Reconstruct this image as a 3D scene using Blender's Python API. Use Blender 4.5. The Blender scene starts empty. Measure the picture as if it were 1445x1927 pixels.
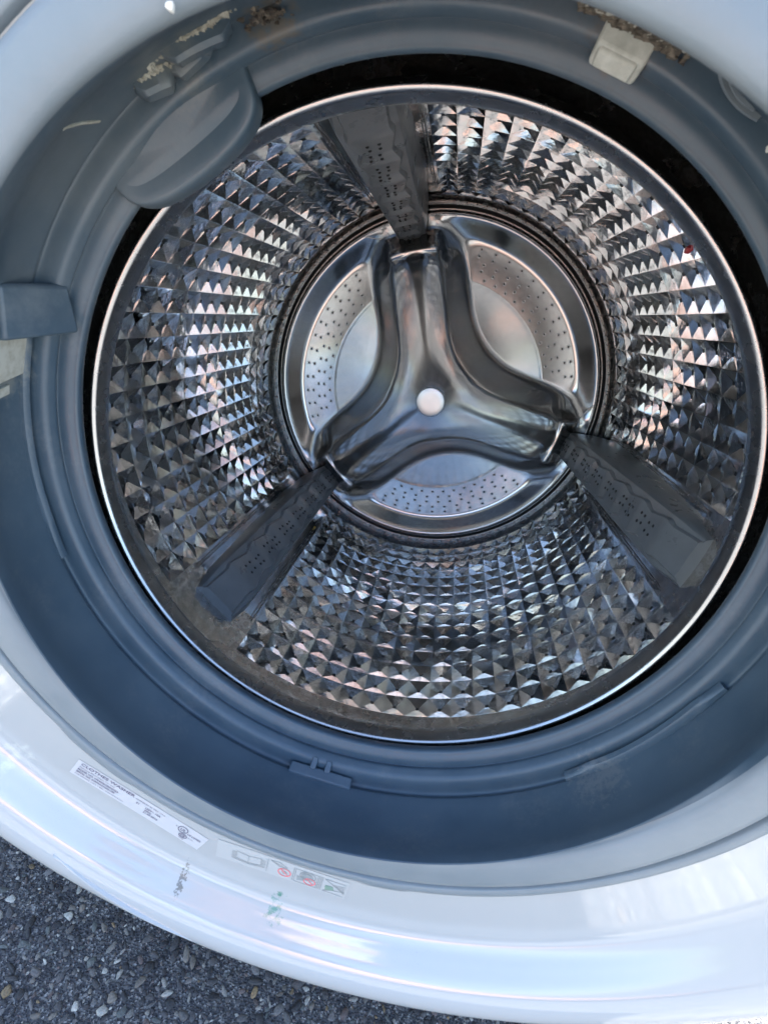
import bpy, math, random
import numpy as np
from mathutils import Matrix, Vector
random.seed(7); rng = np.random.default_rng(7)
scn = bpy.context.scene
COL = scn.collection
H = 0.47                                   # height of the drum mouth centre above the asphalt (metres)

# ------------------------------------------------------------------ camera
cam_d = bpy.data.cameras.new('camera'); cam = bpy.data.objects.new('camera', cam_d); COL.objects.link(cam)
cam_d.sensor_fit = 'HORIZONTAL'; cam_d.sensor_width = 36.0; cam_d.lens = 36.0*950/1445
cam_d.clip_start = 0.01; cam_d.clip_end = 500
R3 = Matrix(((0.9549172, -0.2934298, 0.0450786), (0.1785719, 0.4464289, -0.8768200), (0.2371607, 0.8453403, 0.4787009)))
cam.matrix_world = Matrix.Translation((0.00923, -0.28145, 0.13604 + H)) @ R3.to_4x4()
cam_d.dof.use_dof = True; cam_d.dof.focus_distance = 0.52; cam_d.dof.aperture_fstop = 22.0
scn.camera = cam

# ------------------------------------------------------------------ sky, sun, exposure
SUN_EL, SUN_AZ = math.radians(62), math.radians(4)      # azimuth from +Y (behind the machine) towards +X
world = bpy.data.worlds.new('World'); scn.world = world; world.use_nodes = True
wt = world.node_tree; wt.nodes.clear()
sky = wt.nodes.new('ShaderNodeTexSky'); sky.sky_type = 'NISHITA'; sky.sun_disc = False
sky.sun_elevation = SUN_EL; sky.sun_rotation = SUN_AZ; sky.air_density = 1.0; sky.dust_density = 1.2; sky.ozone_density = 1.0
bg = wt.nodes.new('ShaderNodeBackground'); bg.inputs[1].default_value = 0.075
wo = wt.nodes.new('ShaderNodeOutputWorld'); wt.links.new(sky.outputs[0], bg.inputs[0]); wt.links.new(bg.outputs[0], wo.inputs[0])
sun_d = bpy.data.lights.new('sun', 'SUN'); sun_d.energy = 4.6; sun_d.angle = math.radians(0.5); sun_d.color = (1.0, 0.975, 0.935)
sun = bpy.data.objects.new('sun', sun_d); COL.objects.link(sun)
sd = Vector((math.sin(SUN_AZ)*math.cos(SUN_EL), math.cos(SUN_AZ)*math.cos(SUN_EL), math.sin(SUN_EL)))
sun.rotation_euler = sd.to_track_quat('Z', 'Y').to_euler(); sun.location = (0, 3, 4)
vs = scn.view_settings
vs.view_transform = 'Standard'; vs.look = 'None'; vs.gamma = 1.0; vs.use_curve_mapping = False; vs.exposure = 3.6
scn.cycles.max_bounces = 10; scn.cycles.glossy_bounces = 8; scn.cycles.diffuse_bounces = 4
scn.cycles.sample_clamp_indirect = 6.0

# ------------------------------------------------------------------ frames
# drum frame: x right, y up (as seen), z into the drum, origin at the mouth; the drum leans back a little in the cabinet
Wm = np.array([[0.95098087, 0.04599188, 0.30581062], [-0.30899241, 0.10098218, 0.94568826], [-0.01261256, 0.99382461, -0.11024326]])
def dw(p):                                  # drum frame -> world
    q = np.asarray(p, float) @ Wm
    q[..., 2] += H
    return q
def dpol(r, phi, z):                        # drum polar -> world
    r, phi, z = np.broadcast_arrays(np.asarray(r, float), np.asarray(phi, float), np.asarray(z, float))
    return dw(np.stack([r*np.cos(phi), r*np.sin(phi), z], -1))
rad = math.radians
BASE = Vector((0, 0.3, 0))

# ------------------------------------------------------------------ materials
def mat(name, col=(.5,.5,.5), rough=.5, metal=0.0, coat=0.0, spec=.5):
    m = bpy.data.materials.new(name); m.use_nodes = True
    b = m.node_tree.nodes['Principled BSDF']
    b.inputs['Base Color'].default_value = (*col, 1); b.inputs['Roughness'].default_value = rough
    b.inputs['Metallic'].default_value = metal; b.inputs['Coat Weight'].default_value = coat
    b.inputs['Coat Roughness'].default_value = .03; b.inputs['Coat IOR'].default_value = 1.5; b.inputs['Specular IOR Level'].default_value = spec
    return m, m.node_tree, b
def N(nt, t, **kw):
    n = nt.nodes.new(t)
    for k, v in kw.items():
        if k in n.inputs.keys(): n.inputs[k].default_value = v
        else: setattr(n, k, v)
    return n
def L(nt, a, b): nt.links.new(a, b)
def noise(nt, scale, detail=4, vec=None, rough=.55):
    n = N(nt, 'ShaderNodeTexNoise'); n.inputs['Scale'].default_value = scale; n.inputs['Detail'].default_value = detail; n.inputs['Roughness'].default_value = rough
    if vec is not None: L(nt, vec, n.inputs['Vector'])
    return n
def ramp(nt, fac, stops):
    r = N(nt, 'ShaderNodeValToRGB'); e = r.color_ramp.elements
    while len(e) < len(stops): e.new(.5)
    for el, (p, c) in zip(e, stops):
        el.position = p; el.color = (*c, 1) if len(c) == 3 else c
    L(nt, fac, r.inputs['Fac']); return r
def mapr(nt, fac, a, b, c, d):
    m = N(nt, 'ShaderNodeMapRange'); m.inputs[1].default_value = a; m.inputs[2].default_value = b; m.inputs[3].default_value = c; m.inputs[4].default_value = d
    L(nt, fac, m.inputs[0]); return m
def bump(nt, b, height, strength, dist=.001):
    n = N(nt, 'ShaderNodeBump'); n.inputs['Strength'].default_value = strength; n.inputs['Distance'].default_value = dist
    L(nt, height, n.inputs['Height']); L(nt, n.outputs[0], b.inputs['Normal']); return n
def coords(nt): return N(nt, 'ShaderNodeTexCoord').outputs['Object']

def mk_steel(name, col, r0, r1, bmp, scale=60):
    m, nt, b = mat(name, col, r0, 1.0)
    v = coords(nt); n1 = noise(nt, scale, 5, v); L(nt, mapr(nt, n1.outputs[0], .3, .75, r0, r1).outputs[0], b.inputs['Roughness'])
    n3 = noise(nt, 9, 4, v)
    mx = ramp(nt, n3.outputs[0], [(.25, tuple(c*.86 for c in col)), (.7, col)]); L(nt, mx.outputs[0], b.inputs['Base Color'])
    n2 = noise(nt, scale*2.2, 3, v); bump(nt, b, n2.outputs[0], bmp, .001)
    return m
M = {}
M['steel'] = mk_steel('drum_steel', (.87, .88, .885), .02, .07, .10, 70)
M['steel_back'] = mk_steel('brushed_steel', (.34, .338, .333), .15, .21, .012, 160)
M['steel_lip'] = mk_steel('lip_steel', (.38, .38, .378), .2, .32, .04, 90)
M['steel_stain'] = mk_steel('stained_steel', (.52, .49, .45), .12, .4, .55, 55)
# limescale patterns on the stained front zone
nt = M['steel_stain'].node_tree; b = nt.nodes['Principled BSDF']; v = coords(nt)
n1 = noise(nt, 38, 6, v, .6); w = N(nt, 'ShaderNodeMath', operation='PINGPONG'); L(nt, n1.outputs[0], w.inputs[0]); w.inputs[1].default_value = .09
rp = ramp(nt, w.outputs[0], [(.0, (.60, .57, .53)), (.04, (.42, .40, .38)), (.09, (.70, .70, .69))]); L(nt, rp.outputs[0], b.inputs['Base Color'])
M['cap'] = mk_steel('cap_steel', (.34, .36, .38), .3, .38, .02, 120)
M['hole'] = mat('hole_black', (.006, .006, .007), .7)[0]
M['tub'] = mat('tub_black_plastic', (.04, .04, .038), .4)[0]
def mk_rubber(name, c0, c1, r0, r1, sc=30):
    m, nt, b = mat(name, c0, r0)
    v = coords(nt); n1 = noise(nt, sc, 6, v, .62); n2 = noise(nt, 6, 3, v)
    mm = N(nt, 'ShaderNodeMath', operation='ADD'); L(nt, n1.outputs[0], mm.inputs[0]); L(nt, n2.outputs[0], mm.inputs[1])
    L(nt, ramp(nt, mapr(nt, mm.outputs[0], .7, 1.3, 0, 1).outputs[0], [(.2, c0), (.8, c1)]).outputs[0], b.inputs['Base Color'])
    L(nt, mapr(nt, n1.outputs[0], .3, .7, r0, r1).outputs[0], b.inputs['Roughness'])
    n3 = noise(nt, 900, 2, v); bump(nt, b, n3.outputs[0], .12, .0004)
    return m
M['rubber'] = mk_rubber('grey_rubber', (.042, .069, .093), (.060, .089, .113), .34, .56)
nt = M['rubber'].node_tree; b = nt.nodes['Principled BSDF']; v = coords(nt)
old = b.inputs['Base Color'].links[0].from_socket
dn = noise(nt, 14, 8, v, .72); dn2 = noise(nt, 420, 2, v); du = N(nt, 'ShaderNodeMath', operation='MULTIPLY'); L(nt, mapr(nt, dn.outputs[0], .50, .74, 0, 1).outputs[0], du.inputs[0]); L(nt, mapr(nt, dn2.outputs[0], .35, .75, .2, 1).outputs[0], du.inputs[1])
dmx = N(nt, 'ShaderNodeMix', data_type='RGBA'); L(nt, mapr(nt, du.outputs[0], 0, 1, 0, .45).outputs[0], dmx.inputs['Factor']); L(nt, old, dmx.inputs['A']); dmx.inputs['B'].default_value = (.20, .205, .20, 1)
L(nt, dmx.outputs['Result'], b.inputs['Base Color'])
gcur = dmx.outputs['Result']
def rstain(c, rad_, colr, nscale, thr, soft, amount):
    global gcur
    sb = N(nt, 'ShaderNodeVectorMath', operation='DISTANCE'); L(nt, v, sb.inputs[0]); sb.inputs[1].default_value = c
    inv = mapr(nt, sb.outputs['Value'], 0, rad_, 1, 0); nn = noise(nt, nscale, 7, v, .7)
    mul = N(nt, 'ShaderNodeMath', operation='MULTIPLY'); L(nt, inv.outputs[0], mul.inputs[0]); L(nt, nn.outputs[0], mul.inputs[1])
    mix = N(nt, 'ShaderNodeMix', data_type='RGBA'); L(nt, mapr(nt, mul.outputs[0], thr, thr+soft, 0, amount).outputs[0], mix.inputs['Factor'])
    L(nt, gcur, mix.inputs['A']); mix.inputs['B'].default_value = (*colr, 1); gcur = mix.outputs['Result']
    L(nt, gcur, b.inputs['Base Color'])
def bootp(deg, z, r=.2175): return tuple(dpol(r, rad(deg), z))
rstain(bootp(62.5,-.040), .040, (.075, .060, .045), 160, .26, .12, .8)
rstain(bootp(100.5,-.038), .030, (.10, .085, .06), 200, .28, .12, .7)
rstain(bootp(112,-.046), .045, (.15, .155, .14), 90, .26, .2, .6)
rstain(bootp(157,-.052), .045, (.20, .205, .18), 120, .28, .15, .6)
rstain(bootp(146,-.050), .050, (.16, .175, .18), 60, .28, .2, .5)
rstain(bootp(128,-.060), .13, (.115, .132, .138), 18, .18, .3, .75)
rstain(bootp(70,-.060), .11, (.100, .112, .122), 18, .18, .3, .6)
rstain(bootp(305,-.045), .060, (.14, .145, .145), 200, .34, .1, .5)
M['rubber_lip'] = mk_rubber('lightened_grey_rubber', (.140, .168, .184), (.166, .192, .206), .38, .52)  # same grey as the boot; the lip's fuller light is put into the colour
M['grime'] = mk_rubber('dried_limescale_grime', (.30, .28, .22), (.46, .45, .38), .6, .9, 220)
M['mold'] = mk_rubber('brown_grime', (.025, .02, .016), (.19, .16, .12), .7, .95, 300)
M['nozzle'] = mk_rubber('limescale_plastic', (.36, .37, .32), (.52, .53, .47), .5, .8, 180)
M['lifter'] = mk_rubber('dark_grey_plastic', (.125, .132, .135), (.155, .162, .165), .25, .36, 40)
# white enamel with a few stains that sit on the paint
m, nt, b = mat('white_enamel', (.55, .55, .53), .10, 0, .35)
M['white'] = m
v = coords(nt); n1 = noise(nt, 260, 3, v)
L(nt, mapr(nt, n1.outputs[0], .3, .7, .06, .13).outputs[0], b.inputs['Roughness'])
base = (.365, .375, .37); cur = None
def stain(center, sx, sy, sz, colr, nscale, thr, soft=.08, amount=.8):
    global cur
    mp = N(nt, 'ShaderNodeMapping'); mp.vector_type = 'POINT'
    mp.inputs['Scale'].default_value = (1/sx, 1/sy, 1/sz); mp.inputs['Location'].default_value = (-center[0]/sx, -center[1]/sy, -center[2]/sz)
    L(nt, v, mp.inputs['Vector'])
    ln = N(nt, 'ShaderNodeVectorMath', operation='LENGTH'); L(nt, mp.outputs[0], ln.inputs[0])
    nn = noise(nt, nscale, 5, v, .65)
    inv = mapr(nt, ln.outputs['Value'], 0, 1, 1, 0)
    mul = N(nt, 'ShaderNodeMath', operation='MULTIPLY'); L(nt, inv.outputs[0], mul.inputs[0]); L(nt, nn.outputs[0], mul.inputs[1])
    fac = mapr(nt, mul.outputs[0], thr, thr+soft, 0, amount)
    mix = N(nt, 'ShaderNodeMix', data_type='RGBA')
    L(nt, fac.outputs[0], mix.inputs['Factor'])
    if cur is None: mix.inputs['A'].default_value = (*base, 1)
    else: L(nt, cur, mix.inputs['A'])
    mix.inputs['B'].default_value = (*colr, 1)
    cur = mix.outputs['Result']
stain((.10, -.11, H-.27), .30, .10, .30, (.20, .21, .21), 900, .60, .05, .55)
stain((-.15, -.11, H-.25), .30, .10, .30, (.24, .24, .22), 1300, .58, .05, .55)
stain((.0025, -.113, H-.295), .018, .03, .028, (.06, .22, .17), 150, .26)
stain((.0015, -.111, H-.288), .008, .03, .010, (.02, .16, .10), 160, .26)
stain((-.068, -.113, H-.291), .0085, .03, .030, (.10, .10, .09), 420, .29, .05)
stain((-.035, -.112, H-.288), .045, .03, .018, (.16, .18, .18), 330, .40, .05, .6)
stain((-.15, -.112, H-.25), .05, .03, .018, (.25, .27, .28), 380, .42, .05, .6)
stain((.10, -.112, H-.275), .05, .03, .018, (.2, .22, .25), 420, .43, .05, .6)
stain((-.19, -.112, H-.22), .04, .03, .03, (.62, .63, .55), 120, .26, .15, .5)
L(nt, cur, b.inputs['Base Color'])
M['label'] = mat('label_white_film', (.44, .445, .46), .3)[0]
M['label_clear'] = mat('label_clear_film', (.385, .395, .39), .2)[0]
M['print'] = mat('print_dark', (.10, .09, .14), .6)[0]
M['print_grey'] = mat('print_grey', (.22, .24, .24), .6)[0]
M['print_green'] = mat('print_green', (.16, .24, .19), .6)[0]
M['print_red'] = mat('print_red', (.75, .12, .14), .6)[0]
M['red'] = mat('red_plastic', (.25, .01, .015), .3)[0]
M['yellow'] = mat('yellow_residue', (.5, .32, .04), .5)[0]
M['fleck'] = mat('pale_fleck', (.75, .73, .66), .6)[0]
# asphalt binder
m, nt, b = mat('asphalt_binder', (.03, .03, .032), .75); M['asphalt'] = m
v = coords(nt)
vo = N(nt, 'ShaderNodeTexVoronoi'); vo.inputs['Scale'].default_value = 190; L(nt, v, vo.inputs['Vector'])
vo2 = N(nt, 'ShaderNodeTexVoronoi'); vo2.inputs['Scale'].default_value = 90; L(nt, v, vo2.inputs['Vector'])
c1 = ramp(nt, vo.outputs['Color'], [(0, (.035, .035, .038)), (.35, (.085, .083, .082)), (.65, (.16, .155, .145)), (.92, (.34, .325, .30))])
c2 = ramp(nt, vo2.outputs['Color'], [(0, (.05, .05, .052)), (.5, (.13, .125, .12)), (.95, (.36, .34, .31))])
mx = N(nt, 'ShaderNodeMix', data_type='RGBA'); mx.inputs['Factor'].default_value = .5
L(nt, c1.outputs[0], mx.inputs['A']); L(nt, c2.outputs[0], mx.inputs['B']); sx = N(nt, 'ShaderNodeSeparateXYZ'); L(nt, v, sx.inputs[0]); parts_ = []
for ax, lo, hi in (('X',-.50,.68),('Y',-.34,.12)):
    for sg, lim in ((1,lo),(-1,-hi)):
        q = N(nt, 'ShaderNodeMath', operation='MULTIPLY_ADD'); L(nt, sx.outputs[ax], q.inputs[0]); q.inputs[1].default_value = sg; q.inputs[2].default_value = -lim
        parts_.append(mapr(nt, q.outputs[0], -.02, .04, 0, 1).outputs[0])
acc = parts_[0]
for q in parts_[1:]:
    mn = N(nt, 'ShaderNodeMath', operation='MINIMUM'); L(nt, acc, mn.inputs[0]); L(nt, q, mn.inputs[1]); acc = mn.outputs[0]
nb = noise(nt, 500, 4, v); v3 = N(nt, 'ShaderNodeTexVoronoi'); v3.inputs['Scale'].default_value = 520; L(nt, v, v3.inputs['Vector'])
dk = ramp(nt, v3.outputs['Color'], [(.0, (.012, .012, .015)), (.45, (.035, .035, .04)), (.7, (.085, .083, .083)), (.93, (.26, .25, .235))])
m2 = N(nt, 'ShaderNodeMix', data_type='RGBA'); L(nt, acc, m2.inputs['Factor']); L(nt, mx.outputs['Result'], m2.inputs['A']); L(nt, dk.outputs[0], m2.inputs['B'])
L(nt, m2.outputs['Result'], b.inputs['Base Color'])
bump(nt, b, v3.outputs['Distance'], 1.0, .002)
# aggregate
m, nt, b = mat('asphalt_aggregate', (.2, .2, .2), .6); M['stone'] = m
at = N(nt, 'ShaderNodeAttribute'); at.attribute_name = 'tint'
nn = noise(nt, 700, 4, coords(nt)); mm = N(nt, 'ShaderNodeMix', data_type='RGBA', blend_type='MULTIPLY'); mm.inputs['Factor'].default_value = 1
L(nt, at.outputs['Color'], mm.inputs['A']); L(nt, ramp(nt, nn.outputs[0], [(.3, (.55, .55, .56)), (.7, (1.15, 1.12, 1.1))]).outputs[0], mm.inputs['B'])
L(nt, mm.outputs['Result'], b.inputs['Base Color']); bump(nt, b, nn.outputs[0], .5, .001)

# ------------------------------------------------------------------ mesh helpers
def mesh_obj(name, V, F, material, parent=None, smooth=True, angle=None, mats=None, midx=None):
    me = bpy.data.meshes.new(name)
    V = np.asarray(V, float).reshape(-1, 3)
    me.from_pydata(V.tolist(), [], [tuple(int(i) for i in f) for f in F]); me.update()
    for mm in (mats or [material]): me.materials.append(mm)
    if midx is not None: me.polygons.foreach_set('material_index', np.asarray(midx, np.int32))
    me.polygons.foreach_set('use_smooth', np.full(len(me.polygons), bool(smooth)))
    if smooth and angle is not None: me.set_sharp_from_angle(angle=math.radians(angle))
    o = bpy.data.objects.new(name, me); COL.objects.link(o)
    if parent is not None:
        o.parent = parent
        if parent.type == 'EMPTY': o.location = -parent.location
    return o
def loft(rings, closed=True, flip=False):
    """rings: list of (n,3) arrays -> verts, quads"""
    n = len(rings[0]); V = np.concatenate(rings); F = []
    for i in range(len(rings)-1):
        for j in range(n if closed else n-1):
            k = (j+1) % n
            q = (i*n+j, i*n+k, (i+1)*n+k, (i+1)*n+j)
            F.append(q[::-1] if flip else q)
    return V, F
def spline(pts, sub=6):
    """Catmull-Rom through rows of pts"""
    P = np.asarray(pts, float); out = []
    Q = np.vstack([2*P[0]-P[1], P, 2*P[-1]-P[-2]])
    for i in range(1, len(Q)-2):
        p0, p1, p2, p3 = Q[i-1:i+3]
        for t in np.linspace(0, 1, sub, endpoint=False):
            out.append(.5*((2*p1)+(-p0+p2)*t+(2*p0-5*p1+4*p2-p3)*t*t+(-p0+3*p1-3*p2+p3)*t**3))
    out.append(P[-1]); return np.array(out)
class MB:
    def __init__(s): s.V = []; s.F = []; s.m = []
    def add(s, V, F, m=0):
        o = len(s.V); s.V += [tuple(map(float, p)) for p in V]; s.F += [tuple(int(i)+o for i in f) for f in F]; s.m += [m]*len(F)
    def build(s, name, material, parent=None, smooth=True, angle=40, mats=None):
        return mesh_obj(name, s.V, s.F, material, parent, smooth, angle, mats, s.m)
def hexa(P8):          # 8 corners bottom 0-3, top 4-7
    return P8, [(0,3,2,1),(4,5,6,7),(0,1,5,4),(1,2,6,5),(2,3,7,6),(3,0,4,7)]
def bevel(o, w=.002, seg=3):
    md = o.modifiers.new('bevel', 'BEVEL'); md.width = w; md.segments = seg; md.limit_method = 'ANGLE'; md.angle_limit = rad(30)
def empty(name, loc, label, cat, group=None):
    e = bpy.data.objects.new(name, None); COL.objects.link(e); e.location = loc; e.empty_display_size = .1
    e['label'] = label; e['category'] = cat
    if group: e['group'] = group
    return e
def tag(o, label, cat, group=None):
    o['label'] = label; o['category'] = cat
    if group: o['group'] = group

# ------------------------------------------------------------------ ground
g = mesh_obj('ground', [(-60,-60,0),(60,-60,0),(60,60,0),(-60,60,0)], [(0,1,2,3)], M['asphalt'], smooth=False); g['kind'] = 'structure'
def gravel():
    t = (1+5**.5)/2
    iv = np.array([(-1,t,0),(1,t,0),(-1,-t,0),(1,-t,0),(0,-1,t),(0,1,t),(0,-1,-t),(0,1,-t),(t,0,-1),(t,0,1),(-t,0,-1),(-t,0,1)], float); iv /= np.linalg.norm(iv[0])
    ifc = [(0,11,5),(0,5,1),(0,1,7),(0,7,10),(0,10,11),(1,5,9),(5,11,4),(11,10,2),(10,7,6),(7,1,8),(3,9,4),(3,4,2),(3,2,6),(3,6,8),(3,8,9),(4,9,5),(2,4,11),(6,2,10),(8,6,7),(9,8,1)]
    vv = [tuple(p) for p in iv]; cache = {}; ff = []
    def mid(a, b_):
        k = (min(a,b_), max(a,b_))
        if k not in cache:
            p = (np.array(vv[a])+np.array(vv[b_]))/2; vv.append(tuple(p/np.linalg.norm(p))); cache[k] = len(vv)-1
        return cache[k]
    for a, b_, c in ifc:
        x, y, z = mid(a,b_), mid(b_,c), mid(c,a); ff += [(a,x,z),(b_,y,x),(c,z,y),(x,y,z)]
    B = np.array(vv); FF = np.array(ff)
    # chunky crushed-stone prototypes: sphere cut by random planes
    protos = []
    for k in range(14):
        P = B.copy()
        for _ in range(9):
            nrm = rng.normal(size=3); nrm /= np.linalg.norm(nrm); h = rng.uniform(.5, .85)
            d = P@nrm; over = d > h; P[over] -= np.outer(d[over]-h, nrm)
        P[:,2] = np.minimum(P[:,2], rng.uniform(.45,.75))
        protos.append(P)
    cells = {}; st = []
    def place(x, y, r):
        ck = .021; ix, iy = int(math.floor(x/ck)), int(math.floor(y/ck))
        for a in (-1,0,1):
            for b_ in (-1,0,1):
                for (X, Y, Rr) in cells.get((ix+a, iy+b_), ()):
                    if (X-x)**2+(Y-y)**2 < (.74*(r+Rr))**2: return
        cells.setdefault((ix,iy), []).append((x,y,r)); st.append((x,y,r))
    x0,x1,y0,y1 = -.50,.68,-.34,.12
    for n, lo, hi in ((150,.0055,.0088),(4200,.0030,.0052),(20000,.0016,.0030),(30000,.0009,.0016)):
        for _ in range(n): place(rng.uniform(x0,x1), rng.uniform(y0,y1), rng.uniform(lo,hi))
    pal = np.array([(.17,.17,.175),(.085,.085,.092),(.30,.30,.285),(.045,.046,.052),(.50,.51,.48),(.20,.185,.165),(.17,.135,.13),(.27,.20,.11),(.13,.15,.15),(.03,.03,.035)])
    pr = np.array([.14,.20,.09,.20,.07,.06,.04,.02,.06,.12]); pr /= pr.sum()
    nv, nf = len(B), len(FF); n = len(st)
    V = np.empty((n,nv,3)); C = np.empty((n,nv,4)); C[...,3] = 1
    for i, (x,y,r) in enumerate(st):
        P = protos[rng.integers(14)]; a = rng.uniform(0,2*math.pi); ca, sa = math.cos(a), math.sin(a)
        e = rng.uniform(.62,1.5); Q = P*[r*e, r/e*.95, r*rng.uniform(.45,.7)]
        V[i] = np.c_[Q[:,0]*ca-Q[:,1]*sa+x, Q[:,0]*sa+Q[:,1]*ca+y, Q[:,2]-r*rng.uniform(-.05,.22)]
        C[i,:,:3] = pal[rng.choice(10,p=pr)]*rng.uniform(.42,.86)*np.array([1.05,1.0,.92])
    F = (FF[None]+(np.arange(n)*nv)[:,None,None]).reshape(-1,3)
    me = bpy.data.meshes.new('gravel'); me.vertices.add(n*nv); me.vertices.foreach_set('co', V.ravel())
    me.loops.add(len(F)*3); me.loops.foreach_set('vertex_index', F.ravel().astype(np.int32))
    me.polygons.add(len(F)); me.polygons.foreach_set('loop_start', np.arange(0,len(F)*3,3,dtype=np.int32)); me.update(calc_edges=True)
    ca = me.color_attributes.new('tint','FLOAT_COLOR','POINT'); ca.data.foreach_set('color', C.ravel())
    me.materials.append(M['stone']); o = bpy.data.objects.new('gravel', me); COL.objects.link(o)
    o['kind'] = 'stuff'; tag(o, 'grey crushed stones set in the dark asphalt below the washer', 'gravel')
gravel()

# ------------------------------------------------------------------ washing machine
wm = empty('washing_machine', BASE, 'white front loading washing machine with open door hole, standing on asphalt', 'washing machine')
NA = 240
TH = np.linspace(0, 2*math.pi, NA, endpoint=False)
def wring(R, y, cx=0., cz=-.006):
    R = np.broadcast_to(R, TH.shape); y = np.broadcast_to(y, TH.shape)
    return np.stack([cx+R*np.cos(TH), y, cz+R*np.sin(TH)+H], -1)
# front panel: dished ring round the opening
prof = spline([(.2255,-.0800,0),(.2257,-.0900,0),(.2275,-.0955,0),(.232,-.0972,0),(.245,-.0976,0),(.262,-.0982,0),(.278,-.0990,-.001),(.2865,-.1000,-.002),(.2925,-.1038,-.003),(.2985,-.1100,-.004),(.3045,-.1170,-.005),
               (.3095,-.1213,-.006),(.3150,-.1243,-.006),(.3210,-.1256,-.006),(.3270,-.1250,-.006),(.3320,-.1222,-.006),(.3358,-.1165,-.006),(.3380,-.1060,-.006),(.3390,-.085,-.006),(.3392,-.060,-.004),(.3400,-.045,0)], 5)
prof[:,0] += np.maximum(0, prof[:,0]-.298)*.11; prof[:,2] *= .35
V, F = loft([wring(r, y, cx, -.008) for r, y, cx in prof])
front = mesh_obj('front_panel', V, F, M['white'], wm)
front['label'] = 'glossy white dished front panel around the opening'
# cabinet: front sheet with round hole, sides, back
def cabinet():
    hw, zb, zt, yf, yb = .3500, .018, .985, -.045, .70
    cz = H-.008
    rect = []
    for a in TH:
        c, s = math.cos(a), math.sin(a); k = 1e9
        if abs(c) > 1e-9: k = min(k, hw/abs(c))
        if s > 1e-9: k = min(k, (zt-cz)/s)
        if s < -1e-9: k = min(k, (zb-cz)/s)
        rect.append((k*c, cz+k*s))
    rect = np.array(rect)
    def rr(inset, y): 
        q = rect.copy(); q[:,0] *= (hw-inset)/hw; q[:,1] = (q[:,1]-cz)*(1-inset/.45)+cz
        return np.c_[q[:,0], np.full(len(q), y), q[:,1]]
    rings = [wring(.3440, yf+.001, 0, -.008), rr(.012, yf), rr(.004, yf+.003), rr(0, yf+.012), rr(0, yb-.01), rr(.01, yb), np.tile([[0,yb,cz]], (NA,1))]
    V, F = loft(rings)
    return mesh_obj('cabinet', V, F, M['white'], wm, True, 40)
cabinet()
for sx in (-1,1):
    for yy in (.03,.62):
        mb = MB(); c = Vector((sx*.29, yy, 0)); rg = []
        for r_, z_ in ((.0,.0005),(.022,.0005),(.024,.004),(.022,.011),(.010,.013),(.010,.022)):
            rg.append(np.array([(c.x+r_*math.cos(a), c.y+r_*math.sin(a), z_) for a in np.linspace(0,2*math.pi,20,endpoint=False)]))
        V, F = loft(rg); mb.add(V, F); mb.build('foot', M['tub'], wm)
# slim bright crescent trim low on the panel's outer edge
mb = MB(); an = np.linspace(rad(241), rad(262.5), 60)
t = np.linspace(0,1,60); rc = .3135+.013*t**.8; rr_ = []
for dr, dy in ((-.0016,.0004),(-.0008,-.0018),(.0004,-.0018),(.0020,.0006)):
    yb_ = np.interp(rc+dr, prof[:40*2+1,0], prof[:40*2+1,1])-.0002
    rr_.append(np.stack([-.002+(rc+dr*np.sin(np.pi*t)**.5)*np.cos(an), yb_+dy*np.sin(np.pi*t), -.008+(rc+dr*np.sin(np.pi*t)**.5)*np.sin(an)+H], -1))
V, F = loft(rr_, closed=False); mb.add(V, F); mb.build('trim_line', M['white'], wm)

# ------------------------------------------------------------------ gasket (rubber door boot)
def bumpf(a0, a1, soft=1.0):
    d = np.degrees(TH)
    return 1/(1+np.exp(-(d-a0)/soft))*1/(1+np.exp((d-a1)/soft))
# outer lip, lightened in colour, in panel frame (world x-z circles); inner boot blends to the drum frame
tabs = .0022*bumpf(283,290,.35) + .0024*bumpf(228,241,.5) - .0005*np.sin(TH*7)
lip = [(.2352,-.0966,1,0),(.2353,-.0985,1,0),(.2343,-.1002,1,0),(.2318,-.1009,1,0),(.2290,-.1008,.6,0),(.2282,-.0998,.45,0),(.2278,-.0965,.4,1),(.2270,-.0945,.35,1),(.2256,-.0945,.2,1),(.2248,-.0965,.15,1),(.2245,-.1002,0,0),(.2236,-.1012,0,0),(.2200,-.1016,0,0),(.2130,-.1018,0,0),(.2080,-.1014,0,0),(.2045,-.1003,0,0),(.2026,-.0985,0,0),(.2021,-.0960,0,0)]
rings = []
for r, y, wt_, gv in lip:
    czz = -.0035 - .0040*max(0,(r-.204))/.031
    rings.append(wring(r + tabs*wt_, y + (.0006*bumpf(283,290,.4) if gv else 0), 0., czz))
V, F = loft(rings)
gasket_lip_rings = rings
boot = [(.2021,-.0935),(.2032,-.0890),(.2056,-.0830),(.2092,-.0760),(.2126,-.0680),(.2152,-.0590),(.2166,-.0500),(.2168,-.0430),(.2172,-.0395),(.2196,-.0370),(.2200,-.0350),(.2180,-.0340),(.2110,-.0335),(.2085,-.0320),(.2074,-.0295),(.2068,-.0272),(.2072,-.0255),(.2084,-.0245),(.2080,-.0235),(.2046,-.0232),(.2022,-.0224),(.2002,-.0212),(.1988,-.0206),(.1980,-.0190),(.1984,-.0165),(.2010,-.0120),(.2090,-.0060),(.2230,-.0020)]
bp = spline(boot, 3)
def boot_ring(r, z):
    k = min(1, max(0, (z+.0935)/.07))
    c = np.array([.004*k, .0095*k])                     # the boot sags a little off the drum axis
    return np.stack([c[0]+r*np.cos(TH), c[1]+r*np.sin(TH), np.full(NA, z)], -1)
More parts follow.
